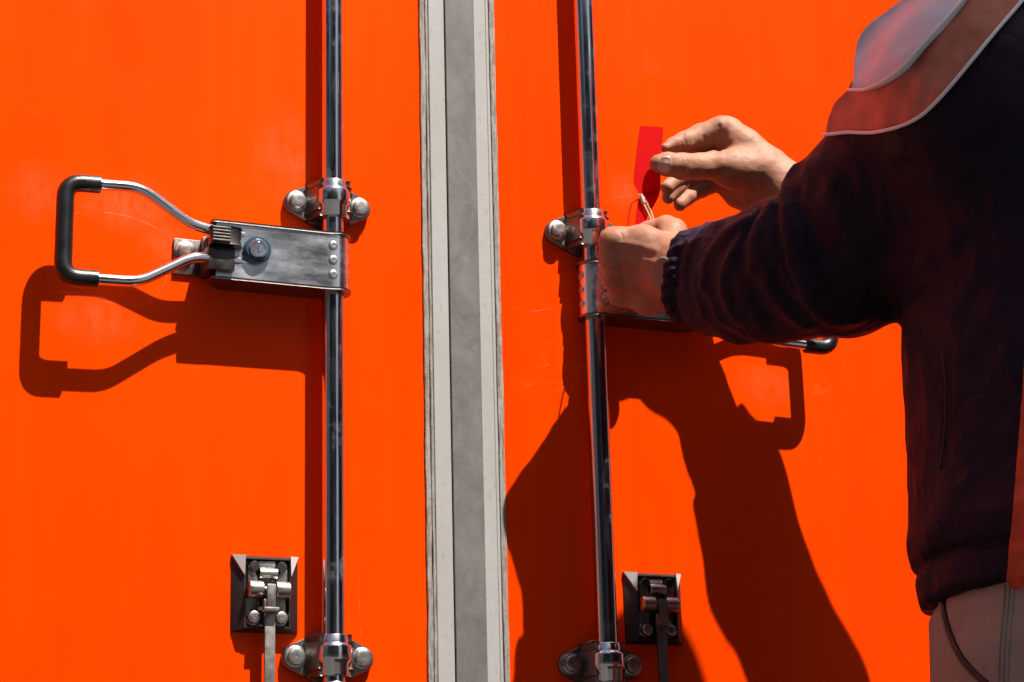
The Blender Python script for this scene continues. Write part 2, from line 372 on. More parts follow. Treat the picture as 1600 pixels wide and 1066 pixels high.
    box(bm, x(.0875) - .0008, x(.0875) + .0008, -.0492, -.0480, ZC - .002, ZC + .007)
    obj('key_cylinder', bm, M_CHROME, body)
    # rivets
    for zz in (ZC + .0165, ZC + .0005, ZC - .0155):
        for ang, u in ((90, None), (4, None), (-48, None)):
            a = R_(ang); cx_ = x(.002 - .0165 * math.cos(a)) if ang != 90 else x(.0045); cy = -(ROD_P + .0165 * math.sin(a)) if ang != 90 else -.0386
            d = (s * math.cos(a), -math.sin(a), 0) if ang != 90 else (0, -1, 0)
            bm = bmesh.new(); lathe(bm, (cx_, cy, zz), d, [(0, .0062), (.0008, .0062), (.0022, .0052), (.0028, .0040), (.0028, .0022), (.0010, .0018), (.0010, .0002)], 28)
            obj('rivet', bm, M_ZINC, body)
    return body
def handle_catch(door, X, s):
    bm = bmesh.new(); xx = sorted((X - s * .137, X - s * .1655)); box(bm, xx[0], xx[1], -.004, 0, 1.289, 1.3275)
    xx = sorted((X - s * .108, X - s * .1372)); box(bm, xx[0], xx[1], -.012, 0, 1.287, 1.3295)
    b = obj('handle_catch', bm, M_CAST, door, .0008); bolt(b, X - s * .1535, 1.3135, -.004, .0088)
def hold_back(door, x, sgn):
    "small recessed latch with a strap running down"
    z0, z1 = .9225, 1.0000; w = .0345
    bm = bmesh.new(); D_ = -.0120
    a_ = .0105; zi = z1 - .0035
    O = [bm.verts.new(p) for p in ((x - w, 0, z0), (x + w, 0, z0), (x + w, 0, z1), (x - w, 0, z1))]
    E = [bm.verts.new(p) for p in ((x - w, -.0015, z0), (x + w, -.0015, z0), (x + w, -.0015, z1), (x - w, -.0015, z1))]
    I = [bm.verts.new(p) for p in ((x - w + a_, D_, z0 + .003), (x + w - a_, D_, z0 + .003), (x + w - a_, D_, zi), (x - w + a_, D_, zi))]
    J = [bm.verts.new(p) for p in ((x - w + a_ + .0015, D_, z0 + .0055), (x + w - a_ - .0015, D_, z0 + .0055), (x + w - a_ - .0015, D_, zi - .0018), (x - w + a_ + .0015, D_, zi - .0018))]
    K = [bm.verts.new((v.co.x, -.0030, v.co.z)) for v in J]
    for P_, Q_ in ((O, E), (E, I), (I, J), (J, K)):
        for k in range(4): bm.faces.new((P_[k], P_[(k + 1) % 4], Q_[(k + 1) % 4], Q_[k]))
    bm.faces.new(K); bm.faces.new(O[::-1])
    L = obj('hold_back_latch', bm, M_BLACK, door, .0005)
    bm = bmesh.new()
    for a in (-1, 1):     # frame corners painted pale as the highlight where they catch the sun
        q = [Vector((x + a * (w + .0002), -.0040, z1 + .0002)), Vector((x + a * (w - .0112), D_ - .0022, z1 - .0015)), Vector((x + a * (w - a_ + .0002), D_ - .0022, z1 - .0215))]
        q2 = [p + Vector((0, .0045, 0)) for p in q]; A = [bm.verts.new(p) for p in q]; B = [bm.verts.new(p) for p in q2]
        bm.faces.new(A); bm.faces.new(B[::-1])
        for k in range(3): bm.faces.new((A[k], A[(k + 1) % 3], B[(k + 1) % 3], B[k]))
    obj('corner_facet', bm, M_CORNER_GLARE, L)
    bm = bmesh.new()     # tray plate
    prism(bm, [(x - .0215, z1 - .0065), (x - .0215, .9300), (x - .0075, .9300), (x - .0075, .960), (x + .0075, .960), (x + .0075, .9300), (x + .0215, .9300), (x + .0215, z1 - .0065)], -.0032, -.0060)
    obj('base_plate', bm, M_TRAY, L, .0006)
    bm = bmesh.new()
    for a in (-1, 1):     # two side knuckles with their arms
        prism(bm, [(x + a * .0085, .9700), (x + a * .0205, .9700), (x + a * .0200, .988), (x + a * .0150, .988)], -.0060, -.0125)
        lathe(bm, (x + a * .0064, -.0165, .9640), (a, 0, 0), [(0, .0078), (.0006, .0084), (.0142, .0084), (.0150, .0076)], 28)
        box(bm, *sorted((x + a * .0070, x + a * .0205)), -.0165, -.0060, .9556, .9724)
    obj('knuckle', bm, M_ZINC, L, .0005)
    bm = bmesh.new(); lathe(bm, (x - .0095, -.0130, .9805), (1, 0, 0), [(0, .0052), (.0005, .0058), (.0185, .0058), (.0190, .0052)], 28)
    box(bm, x - .0085, x + .0085, -.0100, -.0060, .9780, .9935); obj('centre_knuckle', bm, M_ZINC, L, .0008)
    bm = bmesh.new(); lathe(bm, (x - .0150, -.0165, .9640), (1, 0, 0), [(0, .0034), (.030, .0034)], 18); obj('pin', bm, M_CAST, L)
    bm = bmesh.new()
    box(bm, x - .0045, x + .0048, -.0265, -.0225, .9440, .9685); box(bm, x - .0082, x + .0078, -.0285, -.0205, .9405, .9450)
    box(bm, x - .0082, x - .0052, -.0275, -.0225, .9450, .9530); obj('hook', bm, M_TRAY, L, .0012)
    bm = bmesh.new(); box(bm, x - .0052, x + .0058, -.0210, -.0165, .70, .9425); obj('strap', bm, M_TRAY, L, .0010)
    for a in (-1, 1):
        for zz, r in ((.9365, .0062), (.9875, .0052)): bolt(L, x + a * .0142, zz, -.0060, r, .0085, M_ZINC if zz < .95 else M_DARKST)
def cargo_door(side):
    s = 1 if side == 'L' else -1; X = XL if side == 'L' else XR
    x0, x1 = (-1.11, -.0985) if side == 'L' else (-.0165, 1.05)
    root = empty('cargo_door', (x0 if s == 1 else x1, 0, ZB))
    bm = bmesh.new(); box(bm, x0, x1, 0, .045, ZB, ZT)
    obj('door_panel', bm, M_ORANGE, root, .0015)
    def strip(name, a, b, y, mat, wav=0, bev=.0008):
        bm = bmesh.new(); n = 300; rows = []; w0 = np.interp(np.arange(n + 1), np.arange(0, n + 9, 5), rng.random(len(np.arange(0, n + 9, 5)))) - .5; w1 = np.interp(np.arange(n + 1), np.arange(0, n + 8, 7), rng.random(len(np.arange(0, n + 8, 7)))) - .5
        for k in range(n + 1):
            z = ZB + (ZT - ZB) * k / n; j0 = wav * (w0[k] * .8 + .25 * (rng.random() - .5)); j1 = wav * (w1[k] * .8 + .25 * (rng.random() - .5))
            rows.append([bm.verts.new(p) for p in ((a + j0, .03, z), (a + j0, y, z), (a + j0 + min(.0006, (b - a) / 4), y - .0006, z), (b + j1 - min(.0006, (b - a) / 4), y - .0006, z), (b + j1, y, z), (b + j1, .03, z))])
        for r0, r1 in zip(rows, rows[1:]):
            for q in range(5): bm.faces.new((r0[q], r0[q + 1], r1[q + 1], r1[q]))
        return obj(name, bm, mat, root, 0, 40)
    if side == 'L':
        strip('sealant', -.1035, -.0978, -.0022, M_SEAL, .0014); strip('sealant', -.0966, -.0935, -.0010, M_SEAL, .0012)
        strip('edge_trim', -.0930, -.0742, -.0016, M_TRIM); strip('rubber_gasket', -.0736, -.0392, -.0040, M_GASKET, .0002)
    else:
        strip('edge_trim', -.0385, -.0238, -.0016, M_TRIM); strip('trim_lip', -.0234, -.0196, -.0008, M_TRIM, .0003); strip('sealant', -.0192, -.0128, -.0022, M_SEAL, .0014)
    bm = bmesh.new(); lathe(bm, (X, -ROD_P, ZB - .05), (0, 0, 1), [(0, ROD_R), (ZT - ZB + .1, ROD_R)], 64); obj('lock_rod', bm, M_ROD, root)
    for z in (1.3805, .8985, 1.95): bracket(root, X, z)
    bm = bmesh.new(); lathe(bm, (X, -ROD_P, .8720), (0, 0, -1), [(0, ROD_R), (0, .0145), (.002, .0158), (.012, .0158), (.014, .0145), (.014, ROD_R)], 40, False); obj('stop_ring', bm, M_CHROME, root)
    lock_handle(root, X, s); handle_catch(root, X, s); hold_back(root, -.2780 if s == 1 else .1575, s)
    return root
tag(cargo_door('L'), 'orange truck door on the left with its bare chrome lock handle and grey rubber edge', 'truck door')
tag(cargo_door('R'), 'orange truck door on the right, its lock handle hidden behind the person', 'truck door')
#PERSON
# ------------------------------------------------------------------ signed-distance modelling
class Lat:                                   # smooth 3-D value noise
    def __init__(s, seed): s.g = np.random.default_rng(seed).random((32, 32, 32)).astype(np.float32) * 2 - 1
    def __call__(s, q):
        i = np.floor(q).astype(int); f = q - i; f = f * f * (3 - 2 * f); out = 0
        for dx in (0, 1):
            wx = f[:, 0] if dx else 1 - f[:, 0]
            for dy in (0, 1):
                wy = f[:, 1] if dy else 1 - f[:, 1]
                for dz in (0, 1):
                    wz = f[:, 2] if dz else 1 - f[:, 2]
                    out = out + wx * wy * wz * s.g[(i[:, 0] + dx) & 31, (i[:, 1] + dy) & 31, (i[:, 2] + dz) & 31]
        return out
NZ = [Lat(k) for k in range(4)]
def smin(a, b, k):
    h = np.clip(.5 + .5 * (b - a) / k, 0, 1); return b + (a - b) * h - k * h * (1 - h)
def smax(a, b, k): return -smin(-a, -b, k)
def capsule(q, a, b, ra, rb):
    a = np.asarray(a); ab = np.asarray(b) - a; t = np.clip(((q - a) @ ab) / max(ab @ ab, 1e-12), 0, 1)
    return np.linalg.norm(q - a - t[:, None] * ab, axis=1) - (ra + (rb - ra) * t)
def chain(q, pts, k=.004):
    "pts: (position, radius); rounded limb through them"
    d = None
    if len(pts) == 1: return np.linalg.norm(q - pts[0][0], axis=1) - pts[0][1]
    for (a, ra), (b, rb) in zip(pts, pts[1:]):
        c = capsule(q, a, b, ra, rb); d = c if d is None else smin(d, c, k)
    return d
def ellipsoid(q, c, r, axes=None):
    v = q - np.asarray(c)
    if axes is not None: v = v @ np.asarray(axes).T
    r = np.asarray(r); k0 = np.linalg.norm(v / r, axis=1); k1 = np.linalg.norm(v / r ** 2, axis=1) + 1e-9
    return k0 * (k0 - 1) / k1
def surface_nets(sdf, lo, hi, h):
    lo = np.asarray(lo, float); n = np.ceil((np.asarray(hi) - lo) / h).astype(int) + 1; B = 8
    n = ((n + B - 1) // B) * B; nb = n // B
    ax = [lo[i] + (np.arange(nb[i]) * B + (B - 1) / 2) * h for i in range(3)]
    c = np.stack(np.meshgrid(*ax, indexing='ij'), -1).reshape(-1, 3); dc = sdf(c).reshape(nb)
    G = np.repeat(np.repeat(np.repeat(np.sign(dc) * 1.0, B, 0), B, 1), B, 2).astype(np.float32)
    act = np.argwhere(np.abs(dc) < B * h * .9 * 1.35 + .004)
    o = np.stack(np.meshgrid(*[np.arange(B)] * 3, indexing='ij'), -1).reshape(-1, 3)
    for s in range(0, len(act), 300):
        idx = (act[s:s + 300, None, :] * B + o[None]).reshape(-1, 3)
        G[idx[:, 0], idx[:, 1], idx[:, 2]] = sdf(lo + idx * h)
    ins = G < 0; nx, ny, nz = G.shape
    cnt = np.zeros((nx - 1, ny - 1, nz - 1), np.float32); pos = np.zeros((nx - 1, ny - 1, nz - 1, 3), np.float32)
    cor = [(a, b, c_) for a in (0, 1) for b in (0, 1) for c_ in (0, 1)]
    sl = lambda k, m, o_: slice(o_, m - 1 + o_)
    for p in cor:
        for axi in range(3):
            if p[axi]: continue
            r = list(p); r[axi] = 1
            g0 = G[p[0]:nx - 1 + p[0], p[1]:ny - 1 + p[1], p[2]:nz - 1 + p[2]]; g1 = G[r[0]:nx - 1 + r[0], r[1]:ny - 1 + r[1], r[2]:nz - 1 + r[2]]
            x = (g0 < 0) != (g1 < 0); w = np.nonzero(x); a0 = g0[w]; t = a0 / (a0 - g1[w])
            cnt[w] += 1
            for d in range(3): pos[w + (d,)] += (p[d] + (t if d == axi else 0))
    cell = cnt > 0; w = np.nonzero(cell); vid = -np.ones(cell.shape, int); vid[w] = np.arange(len(w[0]))
    V = lo + (np.stack(w, -1) + pos[w] / cnt[w][:, None]) * h
    F = []
    for axi in range(3):
        s0 = [slice(1, -1)] * 3; s0[axi] = slice(0, -1); s1 = list(s0); s1[axi] = slice(1, None)
        a, b = ins[tuple(s0)], ins[tuple(s1)]; u, v_ = [(1, 2), (2, 0), (0, 1)][axi]
        for flip, cond in ((False, a & ~b), (True, ~a & b)):
            e = np.argwhere(cond); 
            for d in range(3):
                if d != axi: e[:, d] += 1
            def at(du, dv):
                c_ = e.copy(); c_[:, u] -= du; c_[:, v_] -= dv; return vid[c_[:, 0], c_[:, 1], c_[:, 2]]
            q = np.stack([at(0, 0), at(1, 0), at(1, 1), at(0, 1)], -1)
            if flip: q = q[:, ::-1]
            F.append(q)
    F = np.concatenate(F); F = F[(F >= 0).all(1)]
    return V, F
def mesh_from(name, V, F):
    me = bpy.data.meshes.new(name); me.vertices.add(len(V)); me.vertices.foreach_set('co', np.asarray(V, np.float32).ravel())
    k = F.shape[1]; me.loops.add(len(F) * k); me.loops.foreach_set('vertex_index', F.ravel().astype(np.int32))
    me.polygons.add(len(F)); me.polygons.foreach_set('loop_start', np.arange(0, len(F) * k, k, dtype=np.int32))
    me.polygons.foreach_set('loop_total', np.full(len(F), k, np.int32)); me.update(calc_edges=True); me.validate()
    me.polygons.foreach_set('use_smooth', np.ones(len(me.polygons), bool)); return me
def sdf_mesh(name, sdf, lo, hi, h, mat, parent): 
    V, F = surface_nets(sdf, lo, hi, h); return link(name, mesh_from(name, V, F), mat, parent), V, F
def hit(sdf, px, py, p0=.75, p1=0.0):
    "first point of the surface met by the photo ray through each pixel (from p0 in front of the doors)"
    px = np.atleast_1d(px).astype(float); py = np.atleast_1d(py).astype(float)
    a = np.array([W(x, y, p0) for x, y in zip(px, py)]); b = np.array([W(x, y, p1) for x, y in zip(px, py)])
    L = np.linalg.norm(b - a, axis=1)[:, None]; d = (b - a) / L; t = np.zeros(len(px))
    bt = t.copy(); bd = np.full(len(px), 9.0); done = np.zeros(len(px), bool)
    for _ in range(110):
        v = sdf(a + d * t[:, None]); better = (v < bd) & ~done; bt[better] = t[better]; bd[better] = v[better]; done |= v < .0003
        t = np.where(done, t, np.minimum(t + np.clip(v, .0008, .05) * .8, L[:, 0]))
    return a + d * bt[:, None]
def normal(sdf, q, e=.0015):
    g = np.stack([sdf(q + e * np.eye(3)[k]) - sdf(q - e * np.eye(3)[k]) for k in range(3)], -1)
    return g / (np.linalg.norm(g, axis=1)[:, None] + 1e-9)
def dense(pts, step):
    pts = np.asarray(pts, float); out = []
    n = len(pts)      # Catmull-Rom
    for i in range(n - 1):
        p0, p1, p2, p3 = pts[max(i - 1, 0)], pts[i], pts[i + 1], pts[min(i + 2, n - 1)]
        m_ = max(2, int(np.linalg.norm(p2 - p1) / step))
        for k in range(m_):
            t = k / m_; out.append(.5 * (2 * p1 + (p2 - p0) * t + (2 * p0 - 5 * p1 + 4 * p2 - p3) * t * t + (3 * p1 - p0 - 3 * p2 + p3) * t ** 3))
    out.append(pts[-1]); return np.array(out)
def line_on(sdf, pts, lift, r, bm, n=8, step=5):
    d = dense(pts, step); q = hit(sdf, d[:, 0], d[:, 1]); vw = CAM_C - q; vw /= np.linalg.norm(vw, axis=1)[:, None]; q = q + normal(sdf, q) * lift + vw * lift * .7; q[1:-1] = (q[:-2] + 2 * q[1:-1] + q[2:]) / 4; tube(bm, q, r, n)
def poly_dist(q, P):
    best = np.full(len(q), 9.0)
    for a, b in zip(P, P[1:]):
        ab = b - a; t = np.clip(((q - a) @ ab) / max(ab @ ab, 1e-12), 0, 1); best = np.minimum(best, np.linalg.norm(q - a - t[:, None] * ab, axis=1))
    return best
def inside_poly(x, y, poly):
    c = np.zeros(len(x), bool); n = len(poly)
    for i in range(n):
        (x0, y0), (x1, y1) = poly[i], poly[(i + 1) % n]
        if y0 == y1: continue
        k = ((y0 > y) != (y1 > y)) & (x < (x1 - x0) * (y - y0) / (y1 - y0) + x0); c ^= k
    return c
def patch_on(name, sdf, outline, lift, thick, mat, parent, step=4.0, puff=None):
    "cloth panel with the given outline lying on the surface"
    ol = np.array(outline, float); (x0, y0), (x1, y1) = ol.min(0), ol.max(0)
    bm = bmesh.new(); ob = []
    d = dense(np.vstack([ol, ol[:1]]), step)[:-1] if not isinstance(outline, np.ndarray) else ol
    gx, gy = np.meshgrid(np.arange(x0 + step * .5, x1, step), np.arange(y0 + step * .5, y1, step * .92)); gx[1::2] += step * .5
    g = np.stack([gx.ravel(), gy.ravel()], -1); g = g[inside_poly(g[:, 0], g[:, 1], d)]
    near = np.min(np.linalg.norm(g[:, None] - d[None], axis=2), axis=1); g = g[near > step * .6]
    P2 = np.vstack([d, g]); 
    from mathutils.geometry import delaunay_2d_cdt
    vs, es, fs, *_ = delaunay_2d_cdt([Vector(p) for p in P2], [], [list(range(len(d)))], 1, 1e-4)
    P2 = np.array([[v.x, v.y] for v in vs]); q = hit(sdf, P2[:, 0], P2[:, 1])
    dist = np.linalg.norm(q - CAM_C, axis=1); dr = (q - CAM_C) / dist[:, None]; real = sdf(q) < .0012; d0 = dist.copy()
    E_ = np.array([(f[a], f[b]) for f in fs for a, b in ((0, 1), (1, 2), (2, 0))]); E_ = np.vstack([E_, E_[:, ::-1]]); deg = np.bincount(E_[:, 0], minlength=len(q))
    dist[~real] = np.interp(np.linalg.norm(P2[~real], axis=1), [0, 1], [np.median(dist), np.median(dist)]) if (~real).any() else dist[~real]
    for it in range(60):         # points off the silhouette take their depth from their neighbours
        av = np.bincount(E_[:, 0], weights=dist[E_[:, 1]], minlength=len(q)) / np.maximum(deg, 1); dist = np.where(real, d0, av)
    for it in range(10):
        av = np.bincount(E_[:, 0], weights=dist[E_[:, 1]], minlength=len(q)) / np.maximum(deg, 1); dist = np.where(real, np.minimum(av, d0), av)
    q = CAM_C + dr * dist[:, None]; nn = normal(sdf, q)
    l = lift if puff is None else lift + puff(P2)
    vw = CAM_C - q; vw /= np.linalg.norm(vw, axis=1)[:, None]; nn = nn + .6 * vw; nn /= np.linalg.norm(nn, axis=1)[:, None]; top = q + nn * np.reshape(l, (-1, 1)) + vw * .0025; bot = top - nn * thick; n = len(top)
    F = [tuple(f) for f in fs]; cnt = {}
    for f in F:
        for a, b in ((f[0], f[1]), (f[1], f[2]), (f[2], f[0])): cnt[(a, b)] = cnt.get((a, b), 0) + 1
    faces = [f for f in F] + [(c_ + n, b + n, a + n) for a, b, c_ in F]
    faces += [t_ for (a, b) in cnt if (b, a) not in cnt for t_ in ((a, a + n, b + n), (a, b + n, b))]
    me = mesh_from(name, np.vstack([top, bot]), np.array(faces))
    return link(name, me, mat, parent)

def J(px, py, p, rpx):                     # a joint: position from the photo at its real depth, radius in metres
    q = W(px, py, p); return (q, rpx * (CAM_R[:, 2] @ (CAM_C - q)) / F_PX)

# ------------------------------------------------------------------ materials of the person
t = Mat('skin', rough=.55, spec=.3)
t.base(t.mix(t.rng(t.noise(120, 4, .7), .42, .68, 0, .5), t.mix(t.rng(t.noise(38, 4, .6), .35, .65, 0, 1), (.30, .108, .058), (.36, .175, .105)), (.36, .195, .13)))
t.i('Subsurface Weight', .08); t.i('Subsurface Radius', (.012, .004, .002)); t.i('Subsurface Scale', .4)
t.bump(t.math('ADD', t.math('MULTIPLY', t.noise(520, 5, .75), .7), t.math('MULTIPLY', t.noise(95, 5, .65, (1, 1, 2.2)), .9)), .6, .0009); M_SKIN = t.m
t = Mat('nail', (.46, .27, .22), .25, spec=.5); M_NAIL = t.m
def crumple(t, a, b, k=1.0):
    "sharp little creases: ridged noise at two scales"
    out = None
    for sc_, st_, am in ((a, (1, 1, .7), 1.0), (b, (1, .8, 1), .45)):
        r_ = t.math('SUBTRACT', 1.0, t.math('MULTIPLY', t.math('ABSOLUTE', t.math('SUBTRACT', t.noise(sc_, 2.5, .5, st_, .6), .5)), 5.0))
        r_ = t.math('MULTIPLY', t.math('MAXIMUM', r_, 0.0), am); out = r_ if out is None else t.math('ADD', out, r_)
    return t.math('ADD', t.math('MULTIPLY', out, k), t.math('MULTIPLY', t.noise(1100, 2), .10))
t = Mat('navy_nylon', (.010, .006, .011), .5, spec=.5); t.i('IOR', 1.14); t.i('Specular Tint', (.85, .88, 1, 1)); t.i('Sheen Weight', .035); t.i('Sheen Roughness', .35); t.i('Sheen Tint', (.35, .42, .8, 1))
t.bump(crumple(t, 16, 38), .55, .0035)
t.base(t.mix(t.rng(t.noise(12, 3), .4, .65, 0, 1), (.020, .015, .026), (.027, .018, .029))); t.rough(t.rng(t.noise(25, 3), .3, .7, .40, .56)); M_NAVY = t.m
t = Mat('red_orange_cloth', rough=.6, spec=.2); t.i('Sheen Weight', .03); t.base(t.mix(t.rng(t.noise(30, 4), .35, .65, 0, 1), (.50, .155, .10), (.58, .21, .15)))
t.bump(crumple(t, 22, 50), .25, .0020); M_RED = t.m
t = Mat('sunlit_side_cloth', (.75, .085, .035), .6, spec=.2); t.bump(crumple(t, 22, 50), .45, .0025); M_REDSIDE = t.m  # redder base colour stands in for sunlight on the side panel
t = Mat('grey_cloth', rough=.6, spec=.3); t.i('Sheen Weight', .05); t.base(t.mix(t.rng(t.noise(22, 4), .35, .65, 0, 1), (.62, .69, .80), (.69, .76, .85)))
t.bump(crumple(t, 14, 40, .6), .22, .0018); M_GREY = t.m
t = Mat('white_piping', (.85, .85, .88), .5); M_PIPE = t.m
t = Mat('khaki_trousers', rough=.75, spec=.25); t.i('Sheen Weight', .1)
t.base(t.mix(t.rng(t.noise(16, 5, .6), .3, .7, 0, 1), (.27, .245, .195), (.35, .32, .26)))
t.bump(t.math('ADD', crumple(t, 13, 34, .8), t.math('MULTIPLY', t.noise(1300, 2), .3)), .5, .003); M_KHAKI = t.m
t = Mat('white_shirt', (.62, .60, .58), .7); M_SHIRT = t.m
t = Mat('red_plastic', (.62, .005, .004), .5, spec=.10); t.bump(t.noise(300, 3), .15, .0006); tr_ = t.node('ShaderNodeBsdfTranslucent'); tr_.inputs[0].default_value = (.8, .01, .01, 1); mx_ = t.node('ShaderNodeMixShader'); mx_.inputs[0].default_value = .45; t.l(t.b.outputs[0], mx_.inputs[1]); t.l(tr_.outputs[0], mx_.inputs[2]); t.l(mx_.outputs[0], t.t.nodes['Material Output'].inputs[0]); M_SEALRED = t.m
t = Mat('cream_plastic', (.62, .46, .30), .35); M_CREAM = t.m
t = Mat('watch_strap', (.13, .135, .10), .45, spec=.5); M_WATCH = t.m
t = Mat('hair', (.012, .010, .009), .5); M_HAIR = t.m

# ------------------------------------------------------------------ right hand (upper in the photo): pinches the seal
def fingers_sdf(q, chains, k=.0022):
    d = None
    for c_ in chains:
        e = chain(q, c_, .003); d = e if d is None else smin(d, e, k)
    return d
z4 = lambda x, y, p, r: J(920 + x / 4.1, 160 + y / 4.1, p - .020, r / 4.1)
thumbR = [z4(444, 392, .1290, 56), z4(500, 398, .1300, 75), z4(600, 410, .1300, 82), z4(700, 412, .1290, 82), z4(800, 405, .1270, 92)]
thenar = [z4(800, 405, .127, 92), z4(930, 430, .126, 125), z4(1090, 450, .132, 135)]
indexR = [z4(492, 292, .1010, 33), z4(545, 272, .0990, 48), z4(610, 256, .0975, 68), z4(720, 222, .0960, 84), z4(850, 182, .1050, 92), z4(893, 172, .110, 84)]
middleR = [z4(500, 545, .092, 44), z4(600, 470, .083, 52), z4(690, 370, .078, 58), z4(800, 270, .083, 66), z4(900, 220, .096, 78)]
ringR = [z4(508, 607, .087, 44), z4(545, 560, .082, 50), z4(640, 500, .073, 56), z4(760, 420, .068, 62), z4(900, 320, .078, 76)]
pinkyR = [z4(583, 655, .083, 42), z4(628, 612, .078, 48), z4(710, 560, .071, 54), z4(830, 510, .068, 60), z4(930, 440, .072, 74)]
palmR = [([z4(905, 190, .112, 88), z4(1000, 290, .120, 110), z4(1150, 420, .131, 120), z4(1290, 520, .142, 118)]),
         ([z4(910, 300, .100, 92), z4(1010, 400, .112, 120), z4(1160, 510, .127, 120), z4(1300, 610, .142, 118)]),
         ([z4(880, 520, .085, 80), z4(960, 575, .092, 92), z4(1080, 620, .108, 105), z4(1260, 700, .140, 105)])]
elbowR = np.array([.485, -.262, 1.330]); wristR = (z4(1290, 580, .142, 118)[0])
FOREARM_R = [(wristR, .0290), (wristR + (elbowR - wristR) * .5, .040), (elbowR, .045)]
CREASE_R = [([(605, 200), (612, 240), (625, 262)], .0010, .0012), ([(742, 222), (738, 270), (735, 318)], .0022, .0016), ([(836, 150), (822, 200), (805, 262)], .0022, .0018)]
CREASE_R2 = [([(800, 330), (850, 300), (880, 250)], .0010, .0022), ([(840, 580), (940, 632), (1060, 655)], .0022, .0020), ([(730, 590), (735, 620), (738, 650)], .0014, .0014), ([(850, 600), (848, 640), (846, 668)], .0010, .0014), ([(560, 250), (566, 285), (570, 315)], .0006, .0010), ([(588, 345), (600, 385), (596, 435)], .0014, .0010), ([(612, 342), (622, 390), (616, 445)], .0014, .0010), ([(572, 362), (582, 400), (580, 435)], .0008, .0009), ([(632, 365), (640, 395), (636, 425)], .0009, .0009), ([(652, 360), (660, 392), (655, 420)], .0005, .0009), ([(640, 215), (644, 245), (652, 270)], .0007, .0010), ([(620, 470), (640, 455), (655, 440)], .0006, .0010)]
def hand_r(q):
    d = fingers_sdf(q, [middleR, ringR, pinkyR], .0016)
    pm = None
    for c_ in palmR:
        e = chain(q, c_, .01); pm = e if pm is None else smin(pm, e, .014)
    d = smin(d, pm, .006)
    d = smin(d, chain(q, indexR, .004), .0035)
    th = chain(q, thenar, .008); d = smin(d, th, .010); d = smin(d, chain(q, thumbR, .004), .0025)
    d = smin(d, chain(q, FOREARM_R, .02), .014)
    return d
for L_, grp in ((CREASE_R, 0), (CREASE_R2, 0)):
    for k, (pp, a, w_) in enumerate(L_):
        dd = dense([(920 + x / 4.1, 160 + y / 4.1) for x, y in pp], 2); L_[k] = (hit(hand_r, dd[:, 0], dd[:, 1]), a, w_)
def hand_r_full(q):
    d = hand_r(q)
    for P_, a, w_ in CREASE_R + CREASE_R2: d = d + a * np.exp(-(poly_dist(q, P_) / w_) ** 2)
    return d + .00035 * NZ[0](q * 160) + .0004 * NZ[1](q * 60)

# ------------------------------------------------------------------ left hand (lower): back of the hand towards us
z3 = lambda x, y, p, r: J(840 + x / 4.846, 300 + y / 4.846, p, r / 4.846)
meta = [(575, 372, .138, 96), (585, 500, .132, 100), (600, 640, .118, 100), (640, 765, .100, 94)]
wrist4 = [(1010, 420, .174, 110), (1030, 520, .174, 120), (1040, 640, .166, 120), (1040, 790, .150, 112)]
midp = [(790, 372, .153, 112), (800, 500, .150, 115), (815, 650, .136, 118), (830, 815, .118, 105)]
palmL = [[z3(*a), z3(*b), z3(*c_)] for a, b, c_ in zip(meta, midp, wrist4)]
fingL = []
for (x, y, p, r), (dx, dy) in zip(meta, ((0, 0), (0, 0), (0, 0), (0, 0))):
    fingL.append([z3(x, y, p, r * .92), z3(x + 25, y + 6, p - .014, r * .84), z3(x + 120, y + 4, p - .034, r * .78), z3(x + 220, y - 6, max(p - .044, .060), r * .70), z3(x + 260, y - 12, max(p - .036, .060), r * .62)])
thumbL = [z3(1010, 400, .148, 110), z3(1020, 305, .134, 100), z3(975, 268, .118, 82), z3(850, 300, .104, 70), z3(740, 325, .098, 62)]
elbowL = J(1335, 405, .372, 60)[0]; wristL = z3(1040, 590, .170, 118)[0]
FOREARM_L = [(wristL, .0300), (wristL + (elbowL - wristL) * .45, .040), (elbowL, .047)]
def hand_l(q):
    pm = None
    for c_ in palmL:
        e = chain(q, c_, .01); pm = e if pm is None else smin(pm, e, .014)
    d = smin(pm, fingers_sdf(q, fingL, .006), .012)
    d = smin(d, chain(q, thumbL, .008), .008)
    return smin(d, chain(q, FOREARM_L, .02), .014)
KN = [z3(540, 372, .150, 34)[0], z3(548, 470, .158, 34)[0], z3(560, 590, .156, 34)[0], z3(590, 720, .142, 34)[0]]
LCR = []
for pp, a, w_ in [([(520, 436), (570, 440), (625, 446)], .0016, .0020), ([(520, 572), (580, 576), (640, 580)], .0016, .0020), ([(545, 702), (600, 706), (655, 704)], .0014, .0020),
                  ([(650, 385), (760, 400), (900, 440)], -.0010, .0035), ([(660, 505), (780, 520), (930, 540)], -.0009, .0035), ([(690, 640), (800, 645), (930, 640)], -.0008, .0035), ([(620, 300), (640, 330), (640, 370)], .0007, .0012)]:
    dd = dense([(840 + x / 4.846, 300 + y / 4.846) for x, y in pp], 2); LCR.append((hit(hand_l, dd[:, 0], dd[:, 1]), a, w_))
def hand_l_full(q):
    d = hand_l(q)
    for P_, a, w_ in LCR: d = d + a * np.exp(-(poly_dist(q, P_) / w_) ** 2)
    return d + .00035 * NZ[0](q * 150) + .0005 * NZ[1](q * 55)

